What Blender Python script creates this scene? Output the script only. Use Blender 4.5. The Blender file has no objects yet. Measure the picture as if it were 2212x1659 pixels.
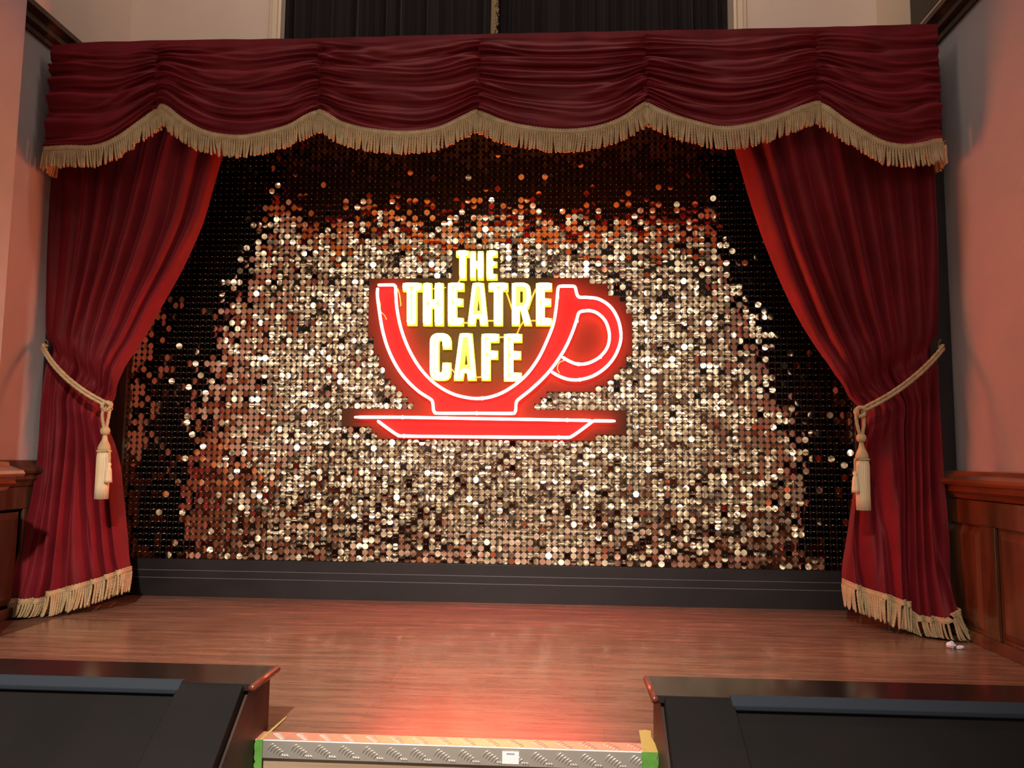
import bpy, math, random
import numpy as np
from mathutils import Vector, noise
random.seed(7)
np.random.seed(7)
SC = bpy.context.scene
COL = SC.collection

# ------------------------------------------------------------------ camera
def rod(w):
    w = np.array(w, float); th = np.linalg.norm(w); k = w / th
    K = np.array([[0, -k[2], k[1]], [k[2], 0, -k[0]], [-k[1], k[0], 0]])
    return np.eye(3) + math.sin(th) * K + (1 - math.cos(th)) * K @ K
PITCH = 0.03                                   # spacing of the sequins
Z0 = 0.364                                     # height of grid row 0 above the stage floor
RW = rod([-0.0953, 0.0581, 0.0075]) @ np.array([[1, 0, 0], [0, 0, -1], [0, 1, 0]], float)
CAM = -RW.T @ np.array([-9.9965, 23.1437, 125.3909]) * PITCH
CAM[2] += Z0
FPX = 1660.0
def at(x, y, axis, val):
    """world point seen at a photo pixel, on the plane axis = val"""
    d = RW.T @ np.array([(x - 1106) / FPX, (y - 829.5) / FPX, 1.0])
    i = 'XYZ'.index(axis)
    return CAM + d * (val - CAM[i]) / d[i]
cd = bpy.data.cameras.new('camera'); cam = bpy.data.objects.new('camera', cd); COL.objects.link(cam)
cd.sensor_width = 36.0; cd.lens = FPX / 2212 * 36.0
cd.clip_start = 0.02
from mathutils import Matrix
m = Matrix.Identity(4)
for r in range(3):
    m[r][0] = RW[0][r]; m[r][1] = -RW[1][r]; m[r][2] = -RW[2][r]; m[r][3] = CAM[r]
cam.matrix_world = m
SC.camera = cam
vs = SC.view_settings
vs.view_transform = 'Standard'; vs.look = 'None'; vs.gamma = 1.0; vs.use_curve_mapping = False
vs.exposure = 0.0
SC.cycles.max_bounces = 8
SC.cycles.caustics_reflective = True
SC.cycles.sample_clamp_indirect = 4.0

# ------------------------------------------------------------------ world: noise colours standing in for light from the cafe hall behind the camera
W = bpy.data.worlds.new('cafe_hall_glow'); SC.world = W; W.use_nodes = True
nt = W.node_tree; nt.nodes.clear()
def N(t, **kw):
    n = nt.nodes.new(t)
    for k, v in kw.items(): setattr(n, k, v)
    return n
def M(op, a, b=None, c=None, clamp=False):
    n = N('ShaderNodeMath', operation=op, use_clamp=clamp)
    for i, v in enumerate((a, b, c)):
        if v is None: continue
        if isinstance(v, (int, float)): n.inputs[i].default_value = v
        else: nt.links.new(v, n.inputs[i])
    return n.outputs[0]
def SS(x, a, b):
    n = N('ShaderNodeMapRange', interpolation_type='SMOOTHSTEP')
    nt.links.new(x, n.inputs[0]); n.inputs[1].default_value = a; n.inputs[2].default_value = b
    n.inputs[3].default_value = 0; n.inputs[4].default_value = 1
    return n.outputs[0]
tc = N('ShaderNodeTexCoord'); sx = N('ShaderNodeSeparateXYZ'); nt.links.new(tc.outputs['Generated'], sx.inputs[0])
RAD = 57.2958
az = M('MULTIPLY', M('ARCTAN2', sx.outputs[0], M('MULTIPLY', sx.outputs[1], -1.0)), RAD)
el = M('MULTIPLY', M('ARCSINE', sx.outputs[2]), RAD)
ma = M('SUBTRACT', 1.0, SS(M('ABSOLUTE', M('ADD', az, 5.0)), 12.0, 30.0))
me = M('MULTIPLY', SS(el, -11.0, 0.5), M('SUBTRACT', 1.0, SS(el, 15.0, 19.0)))
mask = M('MULTIPLY', ma, me)
cmb = N('ShaderNodeCombineXYZ'); nt.links.new(az, cmb.inputs[0]); nt.links.new(el, cmb.inputs[1])
def NZ(scale, detail=0.0, off=0.0):
    n = N('ShaderNodeTexNoise'); n.inputs['Scale'].default_value = scale; n.inputs['Detail'].default_value = detail
    mp = N('ShaderNodeMapping'); mp.inputs['Location'].default_value = (off, off * 1.7, off)
    nt.links.new(cmb.outputs[0], mp.inputs[0]); nt.links.new(mp.outputs[0], n.inputs['Vector'])
    return n.outputs['Fac']
n1 = NZ(0.50, 0.6); n2 = NZ(0.45, 0.6, 31.0); n3 = NZ(0.13, 1.0, 77.0)
r1 = N('ShaderNodeValToRGB'); nt.links.new(n1, r1.inputs[0])
e = r1.color_ramp.elements
e[0].position = 0.40; e[0].color = (0.012, 0.006, 0.005, 1)
e[1].position = 0.645; e[1].color = (1.9, 1.65, 1.35, 1)
x_ = e.new(0.432); x_.color = (0.22, 0.022, 0.018, 1)
x_ = e.new(0.465); x_.color = (0.27, 0.14, 0.08, 1)
x_ = e.new(0.50); x_.color = (0.50, 0.36, 0.25, 1)
x_ = e.new(0.57); x_.color = (0.66, 0.52, 0.36, 1)
r2 = N('ShaderNodeValToRGB'); nt.links.new(n2, r2.inputs[0])          # dimmer surround: invented red and tan patches that speckle the sequins
e = r2.color_ramp.elements
e[0].position = 0.42; e[0].color = (0.003, 0.002, 0.0015, 1)
e[1].position = 0.70; e[1].color = (1.10, 0.85, 0.55, 1)
x_ = e.new(0.505); x_.color = (0.005, 0.003, 0.0025, 1)
x_ = e.new(0.53); x_.color = (0.22, 0.02, 0.012, 1)
x_ = e.new(0.565); x_.color = (0.40, 0.26, 0.15, 1)
wide = M('MULTIPLY', M('SUBTRACT', 1.0, SS(M('ABSOLUTE', M('ADD', az, 3.0)), 38.0, 60.0)),
         M('MULTIPLY', SS(el, -30.0, -18.0), M('SUBTRACT', 1.0, SS(el, 17.0, 21.0))))
mx1 = N('ShaderNodeMix', data_type='RGBA'); nt.links.new(wide, mx1.inputs[0])
mx1.inputs[6].default_value = (0.012, 0.010, 0.009, 1); nt.links.new(r2.outputs[0], mx1.inputs[7])
mx2 = N('ShaderNodeMix', data_type='RGBA'); nt.links.new(mask, mx2.inputs[0])
nt.links.new(mx1.outputs[2], mx2.inputs[6]); nt.links.new(r1.outputs[0], mx2.inputs[7])
bg = N('ShaderNodeBackground'); nt.links.new(mx2.outputs[2], bg.inputs[0]); bg.inputs[1].default_value = 1.05
wo = N('ShaderNodeOutputWorld'); nt.links.new(bg.outputs[0], wo.inputs[0])

# ------------------------------------------------------------------ lamps of the room, plus two added soft fills
def aim(o, target):
    d = Vector(target) - o.location
    o.rotation_euler = d.to_track_quat('-Z', 'Y').to_euler()
def spot(name, loc, target, power, color, size_deg, blend, radius):
    l = bpy.data.lights.new(name, 'SPOT'); l.energy = power; l.color = color
    l.spot_size = math.radians(size_deg); l.spot_blend = blend; l.shadow_soft_size = radius
    o = bpy.data.objects.new(name, l); COL.objects.link(o); o.location = loc; aim(o, target)
    return o
def area(name, loc, target, power, color, sx_, sy_=None):
    l = bpy.data.lights.new(name, 'AREA'); l.energy = power; l.color = color
    if sy_ is None: l.shape = 'DISK'; l.size = sx_
    else: l.shape = 'RECTANGLE'; l.size = sx_; l.size_y = sy_
    o = bpy.data.objects.new(name, l); COL.objects.link(o); o.location = loc; aim(o, target)
    return o
spot('stage_spotlight', (0.02, -4.3, 2.5), (-0.22, -1.35, 0.0), 880, (1.0, 0.87, 0.75), 72, 1.0, 0.05)
area('soft_front_fill', (0.3, -4.4, 4.6), (0.2, 0.0, 1.2), 23, (1.0, 0.86, 0.76), 2.2, 0.9)  # added soft fill for the walls and curtains, not a known lamp
area('upper_wall_fill', (0.25, -1.3, 5.0), (0.2, 0.05, 3.0), 42, (1.0, 0.85, 0.74), 3.2, 0.4)  # added fill out of view, brightens the cream wall above the valance
for i, (ax, ez, dist, dia, pw) in enumerate((
        (-26.0, 14.0, 6.0, 0.20, 5), (-21.0, 4.0, 6.0, 0.16, 3.5), (-14.0, 16.0, 6.5, 0.20, 5), (-6.0, 12.0, 6.5, 0.16, 4),
        (3.0, 16.0, 6.5, 0.18, 4), (9.0, 10.0, 6.0, 0.14, 3), (14.0, 14.0, 6.0, 0.20, 5), (20.0, 6.0, 6.0, 0.16, 3),
        (-32.0, 1.0, 6.0, 0.18, 4), (-24.0, 9.0, 6.2, 0.20, 5), (-18.0, 11.0, 6.4, 0.16, 4), (-10.0, 7.0, 6.6, 0.14, 3), (1.0, 9.0, 6.5, 0.13, 3),
        (17.0, 10.0, 6.0, 0.16, 4), (-28.0, 5.0, 6.0, 0.18, 4), (12.0, 4.0, 6.2, 0.13, 3), (-15.0, 3.0, 6.4, 0.12, 2.5))):
    a_, e_ = math.radians(ax), math.radians(ez)
    p = Vector((0.3 + dist * math.sin(a_) * math.cos(e_), -2.6 - dist * math.cos(a_) * math.cos(e_), 0.9 + dist * math.sin(e_)))
    area('hall_downlight', p, (0.2, 0.0, 1.1), pw, (1.0, 0.93, 0.85), dia)

# ------------------------------------------------------------------ materials
MATS = {}
def mat(name, color, rough=0.6, metal=0.0, spec=0.5, emit=None, estr=0.0, sheen=0.0, sheen_tint=None, coat=0.0, trans=0.0):
    if name in MATS: return MATS[name]
    m = bpy.data.materials.new(name); m.use_nodes = True
    b = m.node_tree.nodes['Principled BSDF']
    b.inputs['Base Color'].default_value = (*color, 1); b.inputs['Roughness'].default_value = rough
    b.inputs['Metallic'].default_value = metal; b.inputs['Specular IOR Level'].default_value = spec
    if emit: b.inputs['Emission Color'].default_value = (*emit, 1); b.inputs['Emission Strength'].default_value = estr
    if sheen:
        b.inputs['Sheen Weight'].default_value = sheen; b.inputs['Sheen Roughness'].default_value = 0.35
        if sheen_tint: b.inputs['Sheen Tint'].default_value = (*sheen_tint, 1)
    if coat: b.inputs['Coat Weight'].default_value = coat; b.inputs['Coat Roughness'].default_value = 0.12
    MATS[name] = m
    return m
def vary(m, c1, c2, scale=(1, 1, 1), nscale=5.0, detail=6.0, bump=0.0, bscale=None, lo=0.35, hi=0.65, rough=None, coords='Object'):
    """procedural colour variation (stretched noise) and optional fine bump"""
    t = m.node_tree; b = t.nodes['Principled BSDF']
    tc = t.nodes.new('ShaderNodeTexCoord'); mp = t.nodes.new('ShaderNodeMapping'); mp.inputs['Scale'].default_value = scale
    t.links.new(tc.outputs[coords], mp.inputs[0])
    n = t.nodes.new('ShaderNodeTexNoise'); n.inputs['Scale'].default_value = nscale; n.inputs['Detail'].default_value = detail
    t.links.new(mp.outputs[0], n.inputs['Vector'])
    r = t.nodes.new('ShaderNodeValToRGB'); r.color_ramp.elements[0].position = lo; r.color_ramp.elements[1].position = hi
    r.color_ramp.elements[0].color = (*c1, 1); r.color_ramp.elements[1].color = (*c2, 1)
    t.links.new(n.outputs['Fac'], r.inputs[0]); t.links.new(r.outputs[0], b.inputs['Base Color'])
    if bump:
        n2 = t.nodes.new('ShaderNodeTexNoise'); n2.inputs['Scale'].default_value = bscale or nscale * 8; n2.inputs['Detail'].default_value = 3
        t.links.new(mp.outputs[0], n2.inputs['Vector'])
        bp = t.nodes.new('ShaderNodeBump'); bp.inputs['Strength'].default_value = bump; bp.inputs['Distance'].default_value = 0.002
        t.links.new(n2.outputs['Fac'], bp.inputs['Height']); t.links.new(bp.outputs[0], b.inputs['Normal'])
    return m, r
velvet = mat('red_velvet', (0.155, 0.012, 0.024), 0.58, spec=0.16, sheen=0.42, sheen_tint=(0.85, 0.12, 0.17))
vary(velvet, (0.115, 0.006, 0.0095), (0.158, 0.008, 0.014), (1, 1, 1), 6.0, 3.0, 0.15, 260.0)
velvet_dark = mat('black_purple_velvet', (0.009, 0.0035, 0.004), 0.8, spec=0.2, sheen=0.1)
lining_m = mat('black_lining', (0.008, 0.006, 0.006), 0.9, spec=0.1)
gold_cord = mat('gold_cord', (0.50, 0.36, 0.18), 0.62, spec=0.35, sheen=0.25)
vary(gold_cord, (0.38, 0.26, 0.125), (0.48, 0.34, 0.18), (1, 1, 1), 30.0, 2.0, 0.3, 500.0)
gold_dull = mat('antique_gold_fringe', (0.20, 0.13, 0.06), 0.75)
plaster_grey = mat('grey_paint', (0.33, 0.29, 0.29), 0.8, spec=0.25)
vary(plaster_grey, (0.35, 0.315, 0.315), (0.39, 0.345, 0.345), (1, 1, 1), 3.0, 6.0, 0.25, 220.0)
plaster_cream = mat('cream_paint', (0.62, 0.47, 0.38), 0.8, spec=0.25)
vary(plaster_cream, (0.60, 0.45, 0.37), (0.65, 0.50, 0.41), (1, 1, 1), 2.0, 6.0, 0.15, 200.0)
cream_trim = mat('cream_gloss_trim', (0.66, 0.50, 0.36), 0.45)
wood_wall = mat('varnished_pine', (0.20, 0.05, 0.02), 0.32, coat=0.6)
vary(wood_wall, (0.055, 0.018, 0.007), (0.155, 0.050, 0.018), (2.0, 2.0, 0.35), 7.0, 7.0, 0.1, 60.0)
wood_rail = mat('varnished_pine_moulding', (0.20, 0.05, 0.02), 0.28, coat=0.7)
vary(wood_rail, (0.12, 0.034, 0.012), (0.26, 0.08, 0.03), (2.0, 0.35, 2.0), 7.0, 7.0, 0.1, 60.0)
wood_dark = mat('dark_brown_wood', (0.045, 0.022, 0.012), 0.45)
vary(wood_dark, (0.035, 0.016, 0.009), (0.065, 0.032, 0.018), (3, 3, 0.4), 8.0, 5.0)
black_paint = mat('black_paint', (0.013, 0.010, 0.011), 0.42, spec=0.4)
vary(black_paint, (0.011, 0.009, 0.010), (0.017, 0.013, 0.014), (0.5, 1, 1), 9.0, 4.0)
groove_glint = mat('groove_edge_glint', (0.16, 0.14, 0.15), 0.5)  # light grey in the gaps stands for the highlight on the board edges
black_cloth = mat('black_vinyl', (0.018, 0.015, 0.015), 0.75, spec=0.18)
vary(black_cloth, (0.0050, 0.0040, 0.0040), (0.0075, 0.0060, 0.0060), (1, 1, 1), 5.0, 5.0, 0.3, 300.0)
black_gloss = mat('black_lacquer_board', (0.012, 0.009, 0.008), 0.17, spec=0.95)
blue_edge = mat('blue_grey_edging', (0.020, 0.026, 0.036), 0.8, spec=0.2)
brown_side = mat('brown_side_board', (0.06, 0.025, 0.016), 0.5)
vary(brown_side, (0.035, 0.015, 0.010), (0.09, 0.035, 0.02), (2, 2, 2), 6.0, 6.0)
mahog = mat('reddish_brown_nosing', (0.14, 0.03, 0.018), 0.3)
alu = mat('aluminium_checker_plate', (0.72, 0.68, 0.62), 0.52, metal=1.0)
tape_green = mat('green_tape', (0.12, 0.42, 0.05), 0.5)
vary(tape_green, (0.075, 0.23, 0.035), (0.11, 0.30, 0.05), (1, 1, 1), 30.0, 3.0)
tape_yellow = mat('yellow_green_tape', (0.36, 0.36, 0.10), 0.5)
white_paper = mat('white_paper', (0.80, 0.76, 0.80), 0.6)
ink = mat('barcode_ink', (0.03, 0.03, 0.06), 0.6)
peg_m = mat('clear_plastic_peg', (0.75, 0.72, 0.68), 0.15, spec=0.8)
sequin_m = mat('gold_mirror_sequin', (0.93, 0.78, 0.58), 0.06, metal=1.0)
board_m = mat('dark_brown_backing', (0.030, 0.014, 0.009), 0.35)
acrylic_m = mat('sign_backing_acrylic', (0.036, 0.0165, 0.003), 0.55, spec=0.15)
red_face = mat('red_acrylic_face', (0.36, 0.006, 0.004), 0.55, spec=0.2)
yellow_face = mat('yellow_acrylic_letter', (0.95, 0.85, 0.02), 0.35, emit=(1.0, 0.85, 0.02), estr=1.2)
neon_red = mat('red_neon_tube', (0.9, 0.5, 0.5), 0.3, emit=(1.0, 0.055, 0.052), estr=88.0)
neon_yellow = mat('yellow_neon_tube', (0.9, 0.9, 0.6), 0.3, emit=(1.0, 0.72, 0.14), estr=13.0)
wire_m = mat('yellow_lead_wire', (0.75, 0.55, 0.12), 0.5)
clip_m = mat('glass_tube_clip', (0.8, 0.5, 0.4), 0.3)
grille_m = mat('brown_grille', (0.07, 0.048, 0.03), 0.6)
# stage floor: long laminate planks, the grain running across the stage
floor_m = mat('walnut_laminate', (0.2, 0.08, 0.05), 0.27, spec=0.75)
def floor_nodes(m, c1, c2, dark):
    t = m.node_tree; b = t.nodes['Principled BSDF']
    tc = t.nodes.new('ShaderNodeTexCoord')
    def nz(scale, vec, det):
        mp = t.nodes.new('ShaderNodeMapping'); mp.inputs['Scale'].default_value = vec; t.links.new(tc.outputs['Object'], mp.inputs[0])
        n = t.nodes.new('ShaderNodeTexNoise'); n.inputs['Scale'].default_value = scale; n.inputs['Detail'].default_value = det
        n.inputs['Roughness'].default_value = 0.65
        t.links.new(mp.outputs[0], n.inputs['Vector']); return n.outputs['Fac']
    a = nz(3.0, (0.7, 9.0, 1), 8.0); g = nz(6.0, (0.9, 24.0, 1), 6.0)
    mixf = t.nodes.new('ShaderNodeMath'); mixf.operation = 'MULTIPLY_ADD'
    t.links.new(g, mixf.inputs[0]); mixf.inputs[1].default_value = 0.5
    hf = t.nodes.new('ShaderNodeMath'); hf.operation = 'MULTIPLY'; hf.inputs[1].default_value = 0.5; t.links.new(a, hf.inputs[0])
    t.links.new(hf.outputs[0], mixf.inputs[2])
    r = t.nodes.new('ShaderNodeValToRGB'); t.links.new(mixf.outputs[0], r.inputs[0])
    r.color_ramp.elements[0].position = 0.36; r.color_ramp.elements[0].color = (*dark, 1)
    r.color_ramp.elements[1].position = 0.64; r.color_ramp.elements[1].color = (*c2, 1)
    q = r.color_ramp.elements.new(0.49); q.color = (*c1, 1)
    br = t.nodes.new('ShaderNodeTexBrick'); t.links.new(tc.outputs['Object'], br.inputs['Vector'])
    br.inputs['Scale'].default_value = 1.0; br.inputs['Brick Width'].default_value = 1.28; br.inputs['Row Height'].default_value = 0.19
    br.inputs['Mortar Size'].default_value = 0.0012; br.inputs['Mortar Smooth'].default_value = 0.2
    br.inputs['Color1'].default_value = (1, 1, 1, 1); br.inputs['Color2'].default_value = (0.80, 0.80, 0.80, 1); br.inputs['Mortar'].default_value = (0.7, 0.68, 0.68, 1)
    mm = t.nodes.new('ShaderNodeMix'); mm.data_type = 'RGBA'; mm.blend_type = 'MULTIPLY'; mm.inputs[0].default_value = 1.0
    t.links.new(r.outputs[0], mm.inputs[6]); t.links.new(br.outputs[0], mm.inputs[7]); t.links.new(mm.outputs[2], b.inputs['Base Color'])
    bp = t.nodes.new('ShaderNodeBump'); bp.inputs['Strength'].default_value = 0.08; bp.inputs['Distance'].default_value = 0.001
    t.links.new(g, bp.inputs['Height']); t.links.new(bp.outputs[0], b.inputs['Normal'])
floor_nodes(floor_m, (0.185, 0.098, 0.062), (0.30, 0.172, 0.11), (0.065, 0.032, 0.024))
end_m = mat('dark_brown_end_board', (0.03, 0.014, 0.010), 0.55, spec=0.3)
vary(end_m, (0.018, 0.009, 0.007), (0.045, 0.02, 0.013), (2, 2, 2), 6.0, 6.0)
riser_m = mat('light_oak_riser', (0.3, 0.2, 0.12), 0.5)
vary(riser_m, (0.22, 0.15, 0.09), (0.36, 0.26, 0.17), (0.6, 6, 8), 4.0, 6.0)

# ------------------------------------------------------------------ mesh helpers
class MB:
    def __init__(s): s.v = []; s.f = []
    def add(s, vs_, fs):
        o = len(s.v); s.v.extend([tuple(map(float, p)) for p in vs_]); s.f.extend([tuple(i + o for i in f) for f in fs]); return s
    def box(s, a, b):
        (x0, y0, z0), (x1, y1, z1) = a, b
        return s.add([(x0, y0, z0), (x1, y0, z0), (x1, y1, z0), (x0, y1, z0), (x0, y0, z1), (x1, y0, z1), (x1, y1, z1), (x0, y1, z1)],
                     [(0, 3, 2, 1), (4, 5, 6, 7), (0, 1, 5, 4), (1, 2, 6, 5), (2, 3, 7, 6), (3, 0, 4, 7)])
    def prism(s, prof, axis, a, b):
        """prof: 2D polygon; axis X -> (y,z), Y -> (x,z), Z -> (x,y)"""
        n = len(prof)
        def P(p, t): return {'X': (t, p[0], p[1]), 'Y': (p[0], t, p[1]), 'Z': (p[0], p[1], t)}[axis]
        vs_ = [P(p, a) for p in prof] + [P(p, b) for p in prof]
        fs = [tuple(range(n))[::-1], tuple(range(n, 2 * n))] + [(i, (i + 1) % n, n + (i + 1) % n, n + i) for i in range(n)]
        return s.add(vs_, fs)
    def tube(s, pts, r, seg=8, caps=True, closed=False, rfun=None):
        pts = [Vector(p) for p in pts]; n = len(pts); rings = []
        prev = None
        for i, p in enumerate(pts):
            if closed: t = pts[(i + 1) % n] - pts[i - 1]
            else: t = pts[min(i + 1, n - 1)] - pts[max(i - 1, 0)]
            if t.length < 1e-9: t = Vector((0, 0, 1))
            t.normalize()
            if prev is None:
                ref = Vector((0, 1, 0)) if abs(t.y) < 0.9 else Vector((1, 0, 0))
            else: ref = prev
            a = (ref - t * ref.dot(t)).normalized(); b = t.cross(a); prev = a
            rr = r if rfun is None else rfun(i / max(n - 1, 1))
            rings.append([p + (a * math.cos(2 * math.pi * k / seg) + b * math.sin(2 * math.pi * k / seg)) * rr for k in range(seg)])
        vs_ = [q for ring in rings for q in ring]; fs = []
        m_ = n if closed else n - 1
        for i in range(m_):
            j = (i + 1) % n
            for k in range(seg):
                k2 = (k + 1) % seg
                fs.append((i * seg + k, i * seg + k2, j * seg + k2, j * seg + k))
        if caps and not closed:
            fs.append(tuple(range(seg))[::-1]); fs.append(tuple((n - 1) * seg + k for k in range(seg)))
        return s.add(vs_, fs)
    def grid(s, P, closed=False):
        """P: array (rows, cols, 3)"""
        R_, C_ = P.shape[:2]
        o = len(s.v); s.v.extend([tuple(map(float, q)) for q in P.reshape(-1, 3)])
        for i in range(R_ - 1):
            for j in range(C_ - 1):
                a = o + i * C_ + j
                s.f.append((a, a + 1, a + C_ + 1, a + C_))
        return s
    def lathe(s, prof, c, seg=16, flute=0.0, nfl=8):
        rings = []
        for (r, z) in prof:
            rings.append([(c[0] + r * (1 + flute * math.cos(nfl * 2 * math.pi * k / seg)) * math.cos(2 * math.pi * k / seg),
                           c[1] + r * (1 + flute * math.cos(nfl * 2 * math.pi * k / seg)) * math.sin(2 * math.pi * k / seg), c[2] + z) for k in range(seg)])
        n = len(prof); fs = []
        for i in range(n - 1):
            for k in range(seg):
                k2 = (k + 1) % seg
                fs.append((i * seg + k, i * seg + k2, (i + 1) * seg + k2, (i + 1) * seg + k))
        fs.append(tuple(range(seg))[::-1]); fs.append(tuple((n - 1) * seg + k for k in range(seg)))
        return s.add([q for r_ in rings for q in r_], fs)
    def build(s, name, material, parent=None, smooth=False, bevel=0.0, origin=None):
        me = bpy.data.meshes.new(name)
        me.from_pydata(s.v, [], s.f)
        if smooth: me.polygons.foreach_set('use_smooth', [True] * len(me.polygons))
        me.materials.append(material); me.update()
        o = bpy.data.objects.new(name, me); COL.objects.link(o)
        if parent is not None: o.parent = parent
        if bevel:
            md = o.modifiers.new('bevel', 'BEVEL'); md.width = bevel; md.segments = 2; md.limit_method = 'ANGLE'; md.angle_limit = math.radians(40)
        return o
def tag(o, label=None, cat=None, group=None, kind=None):
    if label: o['label'] = label
    if cat: o['category'] = cat
    if group: o['group'] = group
    if kind: o['kind'] = kind
    return o
def empty(name, loc=(0, 0, 0)):
    o = bpy.data.objects.new(name, None); COL.objects.link(o); o.location = loc; o.empty_display_size = 0.05; return o
# (things are built in world coordinates: their Empty sits at the origin of the stage, moved with its parts kept in place)
def settle(root, base):
    """put the thing's Empty at its base without moving the parts"""
    b = Vector(base)
    for c in root.children: c.location = c.location - b
    root.location = b
def spline(pts, n):
    """Catmull-Rom through pts, n samples per span"""
    P = [np.array(p, float) for p in pts]; out = []
    for i in range(len(P) - 1):
        p0 = P[max(i - 1, 0)]; p1 = P[i]; p2 = P[i + 1]; p3 = P[min(i + 2, len(P) - 1)]
        for k in range(n):
            t = k / n
            out.append(0.5 * ((2 * p1) + (-p0 + p2) * t + (2 * p0 - 5 * p1 + 4 * p2 - p3) * t * t + (-p0 + 3 * p1 - 3 * p2 + p3) * t ** 3))
    out.append(P[-1]); return np.array(out)
def resample(P, step):
    P = np.array(P, float); d = np.r_[0, np.cumsum(np.linalg.norm(np.diff(P, axis=0), axis=1))]
    n = max(2, int(round(d[-1] / step)) + 1); s_ = np.linspace(0, d[-1], n)
    return np.stack([np.interp(s_, d, P[:, k]) for k in range(P.shape[1])], 1)
def rope(mb, path, R, pitch, strands=3, seg=6, step=0.006):
    """laid rope: strands winding round the path"""
    P = resample(path, step); n = len(P); d = 0.0
    prev = None; frames = []
    for i in range(n):
        t = Vector(P[min(i + 1, n - 1)] - P[max(i - 1, 0)]).normalized()
        ref = prev if prev is not None else (Vector((0, 1, 0)) if abs(t.y) < 0.9 else Vector((1, 0, 0)))
        a = (ref - t * ref.dot(t)).normalized(); prev = a; frames.append((a, t.cross(a)))
    for k in range(strands):
        pts = []
        for i in range(n):
            ph = 2 * math.pi * (i * step / pitch + k / strands); a, b = frames[i]
            pts.append(Vector(P[i]) + (a * math.cos(ph) + b * math.sin(ph)) * R * 0.5)
        mb.tube(pts, R * 0.56, seg)

# ================================================================== SETTING
XL, XR, YB = -1.80, 2.15, 0.05            # recess left wall, right panelling face, back wall
ZT = 4.2
tag(MB().box((-1.60, -1.85, -0.04), (2.16, 0.12, 0.0)).build('floor', floor_m), kind='structure')
tag(MB().box((-3.2, -1.85, -0.04), (-1.60, 0.12, 0.0)).build('floor_border', brown_side), kind='structure')
tag(MB().box((-3.2, -1.845, -0.80), (2.9, -1.80, -0.042)).build('trim_riser', riser_m), kind='structure')
# back wall above the stage: cream, with an opening for the dark curtains
xw0, xw1 = -0.962, 1.414
bw = MB()
bw.box((XL - 0.2, YB, 2.35), (xw0, YB + 0.12, ZT)); bw.box((xw1, YB, 2.35), (XR + 0.2, YB + 0.12, ZT)); bw.box((XL - 0.2, YB, -0.04), (XR + 0.2, YB + 0.12, 2.35))
tag(bw.build('wall_back', plaster_cream), kind='structure')
def arch(x, side):
    # moulded architrave: stepped profile (x offset from the opening, depth)
    prof = [(0, 0.05), (0, 0.075), (0.012, 0.082), (0.022, 0.07), (0.030, 0.078), (0.046, 0.078), (0.052, 0.064), (0.066, 0.064), (0.074, 0.05)]
    m_ = MB(); m_.prism([(x + side * a, 0.10 - b) for a, b in prof], 'Z', 2.35, ZT)
    return m_
tag(arch(xw0, -1).build('trim_window_left', cream_trim), kind='structure')
tag(arch(xw1, 1).build('trim_window_right', cream_trim), kind='structure')
tag(MB().box((xw0 - 0.3, 0.42, 2.3), (xw1 + 0.3, 0.46, ZT)).build('wall_behind_curtains', black_paint), kind='structure')
# left recess wall (behind the curtain) and the nearer wall that steps forward
tag(MB().box((XL - 0.12, -1.0, 0.0), (XL, YB, 2.60)).build('wall_left', plaster_grey), kind='structure')
tag(MB().box((XL - 0.12, -1.0, 2.60), (XL, YB, ZT)).build('wall_left_upper', plaster_cream), kind='structure')
tag(MB().box((-1.95, -1.5, 0.62), (-1.60, -1.0, ZT)).box((-1.95, -1.5, 0.0), (-1.61, -1.0, 0.62)).build('wall_left_near', plaster_grey), kind='structure')
tag(MB().box((XR + 0.03, -2.6, 0.60), (XR + 0.15, YB, 2.60)).build('wall_right', plaster_grey), kind='structure')
tag(MB().box((XR + 0.03, -2.6, 2.60), (XR + 0.15, YB, ZT)).build('wall_right_upper', plaster_cream), kind='structure')
# picture rails (dark, stepped) high on both recess walls
def rail_prof(x, s, z):
    return [(x, z), (x + s * 0.012, z), (x + s * 0.018, z + 0.016), (x + s * 0.012, z + 0.026), (x + s * 0.034, z + 0.036), (x + s * 0.034, z + 0.062),
            (x + s * 0.046, z + 0.072), (x + s * 0.062, z + 0.080), (x + s * 0.062, z + 0.104), (x, z + 0.104)]
tag(MB().prism(rail_prof(XL, 1, 2.535), 'Y', -1.0, YB).build('trim_picture_rail_left', wood_dark), kind='structure')
tag(MB().prism(rail_prof(XR + 0.03, -1, 2.525), 'Y', -2.6, YB).build('trim_picture_rail_right', wood_dark), kind='structure')
tag(MB().box((XR - 0.02, -2.6, 2.632), (XR + 0.03, YB, 2.650)).build('trim_fillet_right', cream_trim), kind='structure')
# slatted grille on the right wall above the picture rail
gr = empty('wall_grille'); tag(gr, 'brown slatted grille high on the right wall above the picture rail', 'grille')
MB().box((XR + 0.012, -2.2, 2.66), (XR + 0.028, -0.28, 3.3)).build('grille_panel', mat('dark_grille_back', (0.05, 0.032, 0.02), 0.7), gr)
gs = MB(); k = 0
while k < 128:
    y0 = -2.2 + k * 0.015; gs.box((XR + 0.002, y0, 2.66), (XR + 0.012, y0 + 0.008, 3.3)); k += 1
gs.build('slats', grille_m, gr)
settle(gr, (XR + 0.02, -1.24, 2.66))
tag(MB().box((XR - 0.01, -0.28, 2.65), (XR + 0.03, YB, ZT)).build('trim_corner_right', cream_trim), kind='structure')
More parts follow.
